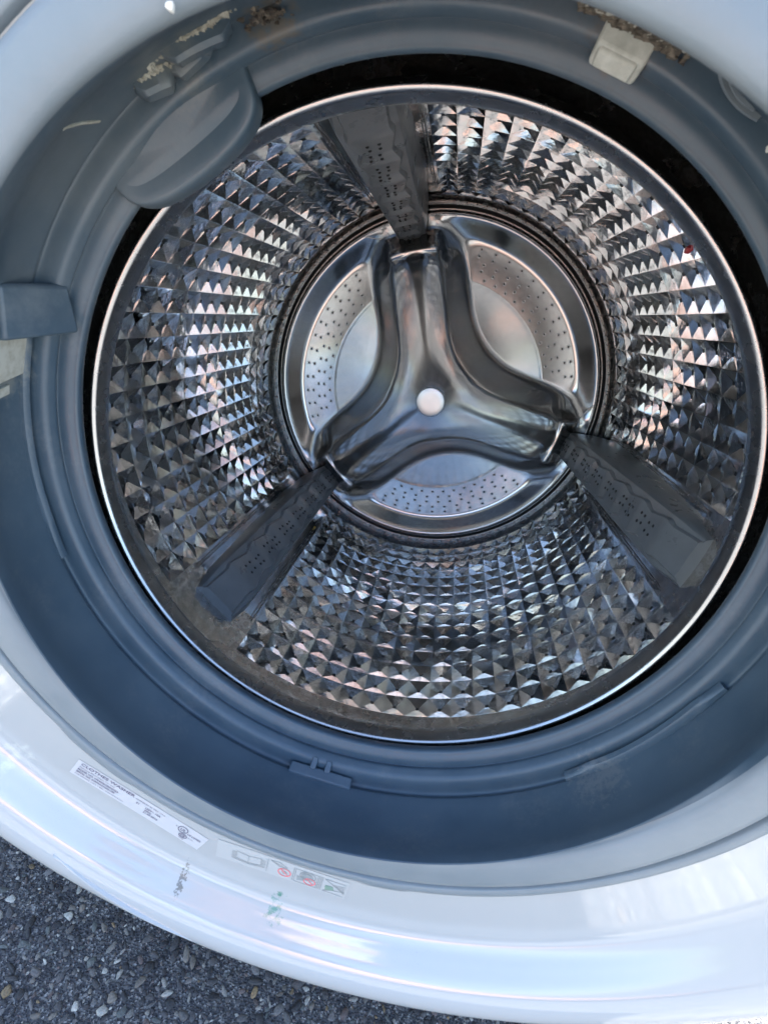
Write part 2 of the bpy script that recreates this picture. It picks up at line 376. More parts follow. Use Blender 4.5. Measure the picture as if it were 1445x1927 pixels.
# the boot's angular grid is rotated so both frames share seams
off = math.atan2(Wm[0,2], Wm[0,0])                      # drum x axis against the horizon
TH_keep = TH; TH = TH - off
drum_rings = [dw(boot_ring(r, z)) for r, z in bp]
TH = TH_keep
allr = rings + drum_rings[2:]
nl = len(rings)
V, F = loft(allr)
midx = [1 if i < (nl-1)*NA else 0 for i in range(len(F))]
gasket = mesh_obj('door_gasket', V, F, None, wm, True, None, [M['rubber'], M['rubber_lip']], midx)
gasket['label'] = 'grey rubber door gasket with brighter light coloured into its outer lip'

gs_z = [-.0935,-.089,-.085,-.079,-.07,-.06,-.05,-.043,-.034,-.031,-.027,-.0225,-.02]; gs_r = [.2021,.2032,.2048,.2077,.2119,.2150,.2166,.2168,.2150,.2085,.207,.204,.199]
def gsurf(phi, z, lift=0.):              # point on the boot's inner face
    r = np.interp(z, gs_z, gs_r); k = np.clip((z+.0935)/.07, 0, 1)
    return dw(np.array([.004*k+(r-lift)*math.cos(phi), .0095*k+(r-lift)*math.sin(phi), z]))
def gblock(name, cells, material, bev=.002, parent=gasket):
    """cells: list of (phi0,phi1,z0,z1,lift_front,lift_back[,sink])"""
    mb = MB()
    for c in cells:
        p0,p1,z0,z1,lf,lb = c
        P = [gsurf(rad(p0),z0,-.003),gsurf(rad(p1),z0,-.003),gsurf(rad(p1),z1,-.003),gsurf(rad(p0),z1,-.003),
             gsurf(rad(p0),z0,lf),gsurf(rad(p1),z0,lf),gsurf(rad(p1),z1,lb),gsurf(rad(p0),z1,lb)]
        mb.add(*hexa(P))
    o = mb.build(name, material, parent, True, 35); bevel(o, bev); return o
# drain notch ribs at the lowest fold
gblock('drain_rib', [(250.6,251.8,-.0375,-.032,.0035,.0035),(253.4,254.6,-.0375,-.032,.0035,.0035)], M['rubber'], .0008)
gblock('drain_pad', [(247.0,259.0,-.0420,-.0355,.0012,.0020)], M['rubber'], .0010)

# flap: thick rounded tongue hanging from the boot above the drum mouth
def flap():
    a0, a1 = rad(105.2), rad(128.2); am = (a0+a1)/2; rings = []; n = 44
    for zz, sc in ((-.0275,.45),(-.0275,.70),(-.0273,.88),(-.0268,.945),(-.0252,.985),(-.0225,1.0),(-.0180,.985),(-.0150,.95)):
        pts = []
        for t in np.linspace(0, math.pi, n):
            a = am + (a1-a0)/2*math.cos(t)*(0.72+.28*sc); rr_ = .2100 - (.0205*sc)*math.sin(t)**.70
            pts.append((rr_*math.cos(a), rr_*math.sin(a), zz + .004*math.sin(t)))
        for t in np.linspace(0, 1, 12):
            a = am + (a1-a0)/2*(0.72+.28*sc)*(2*t-1); pts.append((.2165*math.cos(a), .2165*math.sin(a), zz-.004*math.sin(math.pi*t)))
        rings.append(dw(np.array(pts)))
    V, F = loft(rings); mb = MB(); mb.add(V, F); m_ = len(rings[0])
    mb.add([*rings[0], rings[0].mean(0)], [((i+1) % m_, i, m_) for i in range(m_)]); mb.add([*rings[-1], rings[-1].mean(0)], [(i, (i+1) % m_, m_) for i in range(m_)])
    return mb.build('spout_flap', M['rubber'], gasket, True, 60)
flap()
# moulded ribs beside the flap, their tops crusted with limescale
def rib(name, pts, w, h, material):
    """raised bar along pts (phi deg, z)"""
    P = spline(np.array(pts), 8); mb = MB(); secs = []
    for i in range(len(P)):
        d = P[min(i+1,len(P)-1)]-P[max(i-1,0)]; d = np.array([rad(d[0])*.21, d[1]]); d /= np.linalg.norm(d)+1e-12; nn_ = np.array([-d[1], d[0]])
        s = []
        hh = h*min(1, .25+5*i/len(P), .25+5*(len(P)-1-i)/len(P))
        for u, l in ((-1,-.002),(-1,.7*hh),(-.6,hh),(.6,hh),(1,.7*hh),(1,-.002)):
            ph = rad(P[i][0])+nn_[0]*u*w/.21; zz = P[i][1]+nn_[1]*u*w
            s.append(gsurf(ph, min(zz,-.0225), l))
        secs.append(np.array(s))
    V, F = loft(secs, closed=False); mb.add(V, F); mb.add(secs[0], [(0,1,2,3,4,5)]); mb.add(secs[-1], [(5,4,3,2,1,0)])
    return mb.build(name, material, gasket, True, 40)
rib('moulded_rib', [(113.2,-.0500),(110.8,-.0480),(108.2,-.0455),(105.6,-.0420)], .0040, .0060, M['rubber'])
rib('moulded_rib', [(118.4,-.0455),(116.6,-.0415),(114.4,-.0375)], .0038, .0060, M['rubber'])
rib('moulded_rib', [(114.4,-.0380),(112.4,-.0385),(110.1,-.0400),(109.0,-.0425)], .0030, .0050, M['rubber'])
rib('moulded_seam', [(124.4,-.0740),(124.2,-.0600),(123.8,-.0480)], .0007, .0006, M['grime'])
# hinge-side pocket: boxy moulding with a dulled metal tag under it
mb = MB(); mb.add(*hexa([gsurf(rad(146.0),-.064,-.003),gsurf(rad(153.8),-.064,-.003),gsurf(rad(153.8),-.0285,-.003),gsurf(rad(146.0),-.0285,-.003),
    gsurf(rad(146.0),-.064,.0002),gsurf(rad(152.6),-.064,.0075),gsurf(rad(151.6),-.0285,.0130),gsurf(rad(146.0),-.0285,.0010)]))
o = mb.build('hinge_pocket', M['rubber'], gasket, True, 35); bevel(o, .003)
gblock('limescale_patch', [(153.0,159.6,-.074,-.0385,.0009,.0009)], M['grime'], .0005)
gblock('limescale_patch', [(160.8,162.2,-.066,-.048,.0006,.0006)], M['grime'], .0004)
# side ridge inside the boot on the hinge side
rib('moulded_ridge', [(150,-.0385),(162,-.0390),(176,-.0390),(190,-.0385)], .0020, .0025, M['rubber'])
rib('moulded_ridge', [(298,-.0375),(308,-.0385),(318,-.0375),(328,-.0365)], .0024, .0040, M['rubber'])
# spray nozzle with grime round its root
gblock('spray_nozzle', [(59.3,65.2,-.0345,-.0262,.0075,.0045)], M['nozzle'], .0015)
gblock('nozzle_tip', [(60.0,64.7,-.0340,-.0290,.0092,.0065)], M['nozzle'], .001)
def crust(name, cen, spread, n, rmin, rmax, material, seed):
    r_ = np.random.default_rng(seed); mb = MB()
    for _ in range(n):
        ph = rad(cen[0]+r_.normal()*spread[0]); zz = cen[1]+r_.normal()*spread[1]; s = r_.uniform(rmin, rmax); c = gsurf(ph, zz, s*.2)
        P = r_.normal(size=(8,3)); P /= np.linalg.norm(P, axis=1)[:,None]
        base_ = np.array([(-1,-1,-1),(1,-1,-1),(1,1,-1),(-1,1,-1),(-1,-1,1),(1,-1,1),(1,1,1),(-1,1,1)])*.55
        mb.add(c+(base_+P*.35)*s*[1.3,.8,.8], hexa(None)[1])
    o = mb.build(name, material, gasket, True, 60); o['kind'] = 'stuff'; return o
crust('grime_crust', (62.3,-.0378), (2.3,.0014), 150, .0008, .0026, M['mold'], 3)
crust('grime_crust', (67.0,-.0400), (.6,.0025), 60, .0008, .0022, M['mold'], 4)
crust('grime_crust', (58.4,-.0370), (.5,.0014), 50, .0007, .0020, M['mold'], 5)
crust('limescale_crust', (62.4,-.0390), (2.2,.0013), 80, .0007, .0020, M['grime'], 6)
crust('limescale_crust', (109.6,-.0500), (2.2,.0010), 130, .0006, .0016, M['grime'], 11)
crust('limescale_crust', (116.2,-.0450), (.9,.0016), 60, .0006, .0015, M['grime'], 12)
crust('limescale_crust', (112.0,-.0410), (1.1,.0010), 50, .0006, .0014, M['grime'], 13)
crust('grime_crust', (102.0,-.0375), (1.2,.003), 70, .0005, .0016, M['mold'], 9)
# ring-shaped moulding marks
def ring_mark(phc, zc, R, w, a0, a1):
    pts = [(phc+math.degrees(R*math.cos(a)/.215), zc+R*math.sin(a)) for a in np.linspace(a0, a1, 14)]
    return rib('ring_mark', pts, w, .0005, M['rubber_lip'])
ring_mark(48.8,-.054,.0185,.0007,rad(-60),rad(120)); ring_mark(48.8,-.054,.0150,.0004,rad(-50),rad(110))
# tub front: black ring behind the boot
V, F = loft([dpol(r, TH, z) for r, z in ((.2235,-.004),(.228,.001),(.240,.004),(.250,.010),(.252,.03),(.258,.05))])
mesh_obj('tub_front', V, F, M['tub'], wm, True)
V, F = loft([dpol(r, TH, z) for r, z in ((.262,.02),(.270,.06),(.270,.50),(.25,.515),(.001,.515))])
mesh_obj('tub', V, F, M['tub'], wm, True, 50)

# ------------------------------------------------------------------ drum
PH0 = rad(96.8); RW = .245; NC, NR = 72, 15; Z0, Z1 = .074, .4415
def drum_wall():
    mb = MB(); da = 2*math.pi/NC; dz = (Z1-Z0)/NR
    for i in range(NC):
        rel = (i*da) % (2*math.pi/3)
        a_off = (math.degrees(rel) - 0) 
        smooth_cell = (a_off < 9.99) or (a_off > 109.99)
        a0 = PH0+i*da
        for j in range(NR):
            z0 = Z0+j*dz
            if smooth_cell:
                for q in range(6):
                    aa, ab = a0+da*q/6, a0+da*(q+1)/6
                    mb.add(dpol([RW]*4, [aa,ab,ab,aa], [z0,z0,z0+dz,z0+dz]), [(0,1,2,3)], 2 if j < 2 else 0)
                continue
            # ridge frame, four hollow facets, drain hole
            g_ = .0004; ga = g_/RW; dep = .0027*rng.uniform(.88,1.1)
            o = [(RW,a0,z0),(RW,a0+da,z0),(RW,a0+da,z0+dz),(RW,a0,z0+dz)]
            i1 = [(RW+.0001,a0+ga,z0+g_),(RW+.0001,a0+da-ga,z0+g_),(RW+.0001,a0+da-ga,z0+dz-g_),(RW+.0001,a0+ga,z0+dz-g_)]
            ac, zc = a0+da/2+rng.normal()*.0009, z0+dz/2+rng.normal()*.00025; e = .0015
            ap = [(RW+dep, ac-e/RW, zc-e),(RW+dep, ac+e/RW, zc-e),(RW+dep, ac+e/RW, zc+e),(RW+dep, ac-e/RW, zc+e)]
            P = np.array(o+i1+ap); V = dpol(P[:,0],P[:,1],P[:,2]); F = []
            for s in range(2):
                for k in range(4):
                    l = (k+1)%4; F.append((s*4+k, s*4+l, (s+1)*4+l, (s+1)*4+k))
            mb.add(V, F, 0); mb.add(V[8:], [(0,1,2,3)], 1)
    o = mesh_obj('drum', mb.V, mb.F, None, wm, False, None, [M['steel'], M['hole'], M['steel_stain']], mb.m)
    o['label'] = 'shiny steel drum wall of square pyramid dimples'
    return o
drum = drum_wall()
def revolve(name, prof_, material, sub=5, parent=drum, n=TH, angle=None):
    p_ = spline(prof_, sub) if sub else np.array(prof_)
    V, F = loft([dpol(r, n, z) for r, z in p_]); return mesh_obj(name, V, F, material, parent, True, angle)
revolve('front_ring', [(RW,.0741),(.2451,.060),(.2440,.050),(.2400,.038),(.2300,.029),(.2150,.0210),(.2050,.0165)], M['steel_stain'])
revolve('drum_lip', [(.2065,.0175),(.2020,.0150),(.1995,.0125),(.1990,.0095),(.1992,.0070),(.1998,.0045),(.2006,.0018),(.2020,.0002),(.2036,-.0002),(.2048,.0010),(.2051,.0030),(.2049,.0055),(.2060,.0090),(.2120,.0140)], M['steel_lip'])
revolve('back_ring', [(RW,.4414),(.2455,.448),(.2454,.4555),(.2445,.4620),(.2430,.4665),(.2412,.4690),(.2398,.4702)], M['steel_lip'])
revolve('groove', [(.2399,.4701),(.2390,.4740),(.2372,.4760),(.2356,.4740),(.2349,.4703)], M['hole'])
# back panel: three perforated hollows between the arms of the spider
def sstep(x): x = np.clip(x, 0, 1); return x*x*(3-2*x)
ZB_R = np.array([0,.0100,.030,.080,.150,.168,.1760,.1800,.1840,.1900,.1960,.2030,.2100,.2180,.2300])
ZB_Z = np.array([.3570,.3585,.3640,.3800,.4060,.4140,.4200,.4215,.4215,.4280,.4390,.4500,.4560,.4585,.4600])
_zb = spline(np.c_[ZB_R, ZB_Z], 8)
def zfloor(r): return np.where(r > .152, .4790, .4782-(.152-np.minimum(r,.152))*.16) 
def back_z(r, ph):
    d = (np.degrees(ph-PH0)) % 120.0 - 60.0                  # 0 = middle of a hollow
    dr_ = np.radians(np.abs(d))
    da = r*np.sin(np.radians(60)-dr_); db = r*np.sin(np.radians(60)+np.minimum(dr_, np.radians(60)))
    k = .062; h_ = np.clip(.5+.5*(db-da)/k, 0, 1); sm = db*(1-h_)+da*h_-k*h_*(1-h_)
    s_arm = sm-.0320
    s_out = (.2275-r)*1.35
    k2 = .030; h2 = np.clip(.5+.5*(s_out-s_arm)/k2, 0, 1); s_ = s_out*(1-h2)+s_arm*h2-k2*h2*(1-h2)
    S = .86*sstep((s_+.003)/.036) + .14*sstep((s_-.020)/.018)
    zb = np.interp(r, _zb[:,0], _zb[:,1])
    arm = np.clip(1-da/.045, 0, 1)
    zb = zb + np.where((r > .02) & (r < .18), .006*np.clip(da/.034, 0, 1.2)**2*sstep((r-.03)/.05), 0)
    zb_flange = .4580
    wf = sstep((da-.030)/.012)*sstep((r-.16)/.03)            # outside the arms the rim is flat
    zb = zb*(1-wf)+zb_flange*wf
    return zb*(1-S)+zfloor(r)*S
def back_panel():
    nr, na = 130, 480
    rr_ = np.concatenate([np.linspace(.0165,.16,70), np.linspace(.1613,.2349,62)]); ph = np.linspace(0,2*math.pi,na,endpoint=False)
    rings = []
    for r in rr_:
        z = back_z(np.full(na, r), ph)
        if r > .225: k = sstep((r-.225)/.0099); z = z*(1-k)+.4703*k
        rings.append(dpol(r, ph, z))
    V, F = loft(rings); o = mesh_obj('back_panel', V, F, M['steel_back'], drum, True); o['label'] = 'steel drum back with three perforated hollows'
    return o
back = back_panel()
V, F = loft([dpol(r, TH, z) for r, z in ((.0001,.3572),(.010,.3573),(.0170,.3575),(.0180,.3578),(.0185,.3584),(.0186,.366))]); 
mesh_obj('hub_cap', V, F, M['cap'], drum, True)
# perforations: tiny dished holes with a raised rim
def perforations():
    mb = MB(); n = 10; a = np.linspace(0,2*math.pi,n,endpoint=False)
    def hole(r, ph, hr=.0014):
        z = float(back_z(np.array([r]), np.array([ph]))[0])
        x, y = r*math.cos(ph), r*math.sin(ph); e = .0012
        rg = [dw(np.stack([x+q*np.cos(a), y+q*np.sin(a), np.full(n, z+dz)], -1)) for q, dz in ((hr*2.0,.0000),(hr*1.45,-.0007),(hr,-.0004))]
        V, F = loft(rg); mb.add(V, F, 0); mb.add(rg[2], [tuple(range(n))[::-1]], 1)
    for k in range(3):
        c = PH0-rad(60)+rad(120)*k; p = rad(6.05)
        for i in range(-6,6):
            for r in (.1950,.1865): hole(r, c+(i+.5)*p)
        for i in range(-5,6):
            for r in (.1780,.1695): hole(r, c+i*p)
        for i in range(-5,5): hole(.1607, c+(i+.5)*p)
    o = mesh_obj('perforations', mb.V, mb.F, None, drum, True, None, [M['steel_back'], M['hole']], mb.m); o['kind'] = 'stuff'
    mb = MB()
    for i in range(114):
        ph = 2*math.pi*i/114; dd = (math.degrees(ph-PH0)+60) % 120-60
        if abs(dd) < 15: continue
        for r, z0_ in ((.2312,.4655),(.2425,.4672)):
            z = z0_
            for s, q in ((0,.0008),):
                P = []
                for t in range(6):
                    an_ = t*math.pi/3; rr_ = r+.0006*math.sin(an_); pp = ph+.0011*math.cos(an_)/r
                    zz = (float(back_z(np.array([rr_]), np.array([pp]))[0])*(1-float(sstep((rr_-.225)/.0099)))+.4703*float(sstep((rr_-.225)/.0099)) if r < .235 else np.interp(rr_, [.2398,.2412,.2430,.2445], [.4702,.4690,.4665,.4620]))-.0002
                    P.append(dpol(rr_, pp, zz))
                mb.add(P, [(0,1,2,3,4,5)])
    o = mb.build('rim_perforations', M['hole'], drum, False); o['kind'] = 'stuff'
perforations()
# raised outlines of the stamped fields at the end of each arm
def tube(pts, r, n=6):
    P = np.asarray(pts, float); rg = []
    for i in range(len(P)):
        d = P[min(i+1,len(P)-1)]-P[max(i-1,0)]; d /= np.linalg.norm(d)+1e-12
        u = np.cross(d, [.3,.9,.2]); u /= np.linalg.norm(u); w_ = np.cross(d, u)
        rg.append(np.array([P[i]+r*(math.cos(t)*u+math.sin(t)*w_) for t in np.linspace(0,2*math.pi,n,endpoint=False)]))
    return loft(rg)
for k in range(3):
    c = PH0+rad(120)*k
    pts = []
    for dphi, r in ((-15.5,.2255),(-8,.2262),(0,.2265),(8,.2262),(15.5,.2255),(15.3,.2225),(9.6,.2085),(9.0,.2075)): pts.append((c+rad(dphi), r))
    pp = spline(np.array(pts), 8)
    W_ = [dpol(r, p, float(back_z(np.array([r]), np.array([p]))[0])*(1-float(sstep((r-.225)/.0099)))+.4703*float(sstep((r-.225)/.0099))-.0003) for p, r in pp]
    V, F = tube(W_, .0009); mesh_obj('stamped_outline', V, F, M['steel_lip'], drum, True)
    # seams either side of the lifter
    for s in (-1, 1):
        for ds, rr_ in ((9.15,.0008),(8.55,.0006)):
            V, F = tube([dpol(RW-.0004, c+s*rad(ds), z) for z in np.linspace(.118,.405,12)], rr_)
            mesh_obj('seam', V, F, M['steel_lip'], drum, True)
# lifters: tapered baffles with scalloped crests
def lifter(c):
    n = 110; zz = np.concatenate([np.linspace(.098,.128,14), np.linspace(.130,.452,n)]); secs = []; top = []
    for z in zz:
        u = (z-.128)/(.452-.128)
        if z < .129: t = sstep((z-.098)/.031); hgt = .0100+.0100*(.25*t+.75*((z-.098)/.031)); wb = .0235+.004*t; wt_ = .0165-.0014*t
        else:
            ph = u*7.0; saw = (ph % 1.0); sc = math.sin(2*math.pi*ph)*.6+math.sin(4*math.pi*ph)*.15
            hgt = .0200+.0280*u + .0014*sc; wb = .0280-.001*u; wt_ = .0150 - .0045*u + .0036*sc*(1-.35*u)
        if z > .440: k = (z-.440)/.012; hgt *= 1-.05*k
        r_t = RW-hgt; rw = RW-.0005+.0025
        hs = hgt-(.0014*sc if z >= .129 else 0); ws = (.0225-.0055*u) if z >= .129 else .0200+.0025*t
        rs_ = RW-hs+.0042; wt_ = min(wt_, ws-.002)
        half = [(wb+.001, rw), (wb, RW-.0012), (wb*.55+ws*.45, RW-.55*(hs-.0042)), (ws+.0010, rs_+.0010), (ws, rs_), (wt_+.0020, rs_-.0004), (wt_+.0009, r_t+.0012), (wt_, r_t+.0002), (wt_*.5, r_t)]
        s = [(-x, r) for x, r in half] + [(0, r_t-.0001)] + half[::-1]
        ca, sa = math.cos(c), math.sin(c)
        secs.append(dw(np.array([(r*ca-x*sa, r*sa+x*ca, z) for x, r in s]))); top.append((z, r_t, wt_))
    V, F = loft(secs, closed=False); mb = MB(); mb.add(V, F, 0)
    m_ = len(secs[0]); mb.add(secs[0], [tuple(range(m_))[::-1]], 0); mb.add(secs[-1], [tuple(range(m_))], 0)
    o = mb.build('lifter', M['lifter'], drum, True, 34); o['label'] = 'dark grey plastic drum lifter with scalloped crest'
    # pimple pairs along the crest
    md = MB(); ca, sa = math.cos(c), math.sin(c); tz = np.array(top)
    for q in range(7):
        for off_ in (.006,.015,.027,.033):
            z = .142+q*.0443+off_
            if z > .445: continue
            r_t = np.interp(z, tz[:,0], tz[:,1]); wt_ = np.interp(z, tz[:,0], tz[:,2])
            for x in (-.30*wt_, .30*wt_):
                x += .002*(off_ > .02)
                a = np.linspace(0,2*math.pi,8,endpoint=False); rg = []
                for R_, h_ in ((.0016,-.0002),(.0012,.0007),(.0005,.0010)):
                    rg.append(dw(np.array([((r_t-h_)*ca-(x+R_*math.cos(t))*sa, (r_t-h_)*sa+(x+R_*math.cos(t))*ca, z+R_*math.sin(t)) for t in a])))
                V, F = loft(rg); md.add(V, F); md.add(rg[-1], [tuple(range(8))])
    d = md.build('lifter_pimples', M['hole'], drum, True, 60); d['kind'] = 'stuff'
    # joint line of the end cap
    V, F = tube([dw(np.array((RW-.0069)*np.array([ca,sa,0])+np.array([-x*sa,x*ca,.1120]))) for x in np.linspace(-.016,.016,8)], .0004)
    mesh_obj('cap_joint', V, F, M['hole'], drum, True)
for k in range(3): lifter(PH0+rad(120)*k)

# ------------------------------------------------------------------ labels on the panel
def text_geo(s, size, bold=0.0):
    cu = bpy.data.curves.new('t', 'FONT'); cu.body = s; cu.size = size; cu.offset = bold; cu.resolution_u = 2
    o = bpy.data.objects.new('t', cu); COL.objects.link(o)
    dg = bpy.context.evaluated_depsgraph_get(); me = o.evaluated_get(dg).to_mesh()
    V = np.array([v.co[:] for v in me.vertices]).reshape(-1,3); F = [tuple(p.vertices) for p in me.polygons]
    o.evaluated_get(dg).to_mesh_clear(); bpy.data.objects.remove(o); bpy.data.curves.remove(cu)
    return V, F
def plate_y(x, z): return np.interp(np.hypot(x, z+.008), prof[:45,0], prof[:45,1])
class Label:
    def __init__(s, origin, ang, name, size, label, film=None):
        s.o = np.array(origin); s.a = ang; s.mb = MB(); s.name = name; s.size = size
        s.u = np.array([math.cos(ang), math.sin(ang)]); s.v = np.array([math.sin(ang), -math.cos(ang)])     # v runs down
        w, h = size; n = 24; P = []; F = []
        for j in (0,.5,1):
            for i in range(n+1): P.append(s.pt(w*i/n, h*j, .00025))
        for j in range(2):
            for i in range(n): F.append((j*(n+1)+i, (j+1)*(n+1)+i, (j+1)*(n+1)+i+1, j*(n+1)+i+1))
        s.film = mesh_obj(name, P, F, film or M['label'], wm, True); s.film['label'] = label
    def pt(s, x, y, lift):
        q = s.o+s.u*x+s.v*y; return (q[0], plate_y(q[0], q[1])-lift, q[1]+H)
    def text(s, t, x, y, size, m=0, sx=1.0, bold=0.0):
        V, F = text_geo(t, size, bold)
        s.mb.add([s.pt(x+p[0]*sx, y-p[1], .0005) for p in V], F, m)
    def line(s, pts, w=.00035, m=1, closed=False):
        P = [np.array(p, float) for p in pts]; 
        if closed: P.append(P[0])
        for a, b_ in zip(P[:-1], P[1:]):
            d = b_-a; l = np.linalg.norm(d)
            if l < 1e-9: continue
            d /= l; nn_ = np.array([-d[1], d[0]])*w/2; a2 = a-d*w*.3; b2 = b_+d*w*.3
            s.mb.add([s.pt(*(a2-nn_), .0005), s.pt(*(a2+nn_), .0005), s.pt(*(b2+nn_), .0005), s.pt(*(b2-nn_), .0005)], [(0,1,2,3)], m)
    def ell(s, x, y, rx, ry, w=.0004, m=1, n=28):
        s.line([(x+rx*math.cos(t), y+ry*math.sin(t)) for t in np.linspace(0,2*math.pi,n,endpoint=False)], w, m, True)
    def poly(s, pts, m): s.mb.add([s.pt(x, y, .00045) for x, y in pts], [tuple(range(len(pts)))], m)
    def done(s): mesh_obj('print', s.mb.V, s.mb.F, None, s.film, False, None, [M['print'], M['print_grey'], M['print_red'], M['print_green']], s.mb.m)
ra = Label((-.1500,-.2095), math.atan2(-.0417,.0927), 'rating_label', (.1035,.0182), 'white rating sticker printed CLOTHES WASHER')
ra.text('CLOTHES WASHER', .003, .0042, .0042, 0, 1.15, .00005)
ra.text('Samsung Electronics Co., Ltd', .003, .0070, .0023, 0, 1.0)
ra.text('MODEL NO. WF45H6100AW/A2', .003, .0102, .0026, 0, .85, .00006)
ra.text('SERIAL NO. 01RF5ACH302170F', .003, .0131, .0026, 0, .85, .00006)
ra.text('FOR SERVICE CALL 1-800 / www.service.com', .003, .0158, .0019, 0, 1.05)
ra.text('ASSEMBLED IN  MEX. U.S.A', .046, .0045, .0020, 0, 1.0)
ra.text('51', .048, .0086, .0027, 0, 1.0, .00005)
ra.text('120V~ 10A', .055, .0086, .0027, 0, 1.0, .00005); ra.text('60Hz', .056, .0112, .0025, 0, 1.0, .00005)
ra.text('21.05.2016', .056, .0138, .0026, 0, 1.0, .00005)
ra.text('R', .0795, .0065, .002, 0); ra.ell(.0855,.0062,.0036,.0034,.0006,0); ra.text('UL', .0835,.0076,.0036,0,1.0,.00008); ra.text('US LISTED', .0900,.0086,.0024,0,1.0,.00005)
ra.ell(.0885,.0125,.0030,.0022,.0006,0); ra.text('CE', .0865,.0136,.0030,0,1.0,.00008); ra.text('E 193', .0925,.0122,.0017,0); ra.text('Energy', .0865,.0164,.0016,0)
ra.done()
ic = Label((-.0492,-.2478), math.atan2(.0008,.0942), 'instruction_label', (.0950,.0205), 'white instruction sticker with line pictograms and red prohibition rings', M['label_clear'])
# (the square code printed at the sticker's end is left blank)
ic.line([(.0145,.006),(.0145,.014),(.0235,.0155),(.0235,.0075)],.0004,1,True); ic.line([(.0235,.0075),(.0325,.006),(.0325,.0140),(.0235,.0155)],.0004)
for q in (.0008,.0018,.0028): ic.line([(.0145-q,.0068),(.0145-q,.0145+q*.3)],.0003); ic.line([(.0325+q,.0068),(.0325+q,.0145+q*.3)],.0003)
ic.line([(.0117,.0152),(.0235,.0168),(.0353,.0152)],.0004)
for x in (.0372,.0562,.0745,.0757,.0768): ic.line([(x,.003),(x,.0185)],.00045)
ic.line([(.039,.0035),(.046,.003),(.0515,.007),(.046,.0075)],.0004,1,True); ic.line([(.042,.0048),(.0475,.0062)],.0003)
ic.ell(.0500,.0128,.0045,.0042,.0006,2); ic.line([(.0470,.0098),(.0530,.0158)],.0006,2); ic.poly([(.0478,.0118),(.0512,.0112),(.0520,.0138),(.0490,.0150)],1)
ic.line([(.0575,.0035),(.0735,.0035),(.0735,.0185),(.0575,.0185)],.0004,1,True); ic.ell(.0665,.0085,.0056,.0046,.0006,1); ic.ell(.0660,.0085,.0040,.0032,.0004,1)
ic.poly([(.0660+.0034*math.cos(t),.0085+.0027*math.sin(t)) for t in np.linspace(0,6.28,16,endpoint=False)],1)
ic.ell(.0685,.0140,.0040,.0036,.0006,2); ic.line([(.0660,.0115),(.0712,.0165)],.0006,2); ic.poly([(.0590,.0110),(.0625,.0120),(.0650,.0150),(.0595,.0165)],1)
ic.line([(.0785,.004),(.0935,.004)],.0004); ic.line([(.0785,.0185),(.0935,.0185)],.0004); ic.poly([(.0795,.0110),(.0850,.0105),(.0865,.0150),(.0800,.0165)],3)
for q in range(6): ic.line([(.0785+.002*q,.0045+.0012*q),(.0850+.0015*q,.0085+.0012*q),(.0935,.0065+.0019*q)],.0004)
ic.line([(.0790,.0180),(.0850,.0150),(.0935,.0130)],.0005)
ic.done()

# ------------------------------------------------------------------ loose specks
def speck(name, world_c, s, material, label, cat, seed):
    r_ = np.random.default_rng(seed); base_ = np.array([(-1,-1,-1),(1,-1,-1),(1,1,-1),(-1,1,-1),(-1,-1,1),(1,-1,1),(1,1,1),(-1,1,1)])*.6
    o = mesh_obj(name, np.asarray(world_c)+(base_+r_.normal(size=(8,3))*.15)*s, hexa(None)[1], material, None, False); bevel(o, s*.3, 2)
    tag(o, label, cat)
def on_wall(deg, z, lift): return dpol(RW-lift, rad(deg), z)
speck('debris_chip', on_wall(33.7,.147,.0012), .0036, M['red'], 'dark red plastic chip stuck on the drum dimples near the lip', 'debris', 1)
speck('residue_crumb', on_wall(225.6,.358,.0015), .0022, M['yellow'], 'yellow residue crumb beside the lower lifter in the drum', 'debris', 2)
speck('paint_fleck', gsurf(rad(43.2),-.034,.0006), .0020, M['fleck'], 'tiny pale fleck stuck on the grey rubber gasket', 'debris', 3)
speck('paint_fleck', (-.0975,-.1022,H+.1745), .0018, M['fleck'], 'tiny pale fleck on the outer lip of the gasket', 'debris', 4)

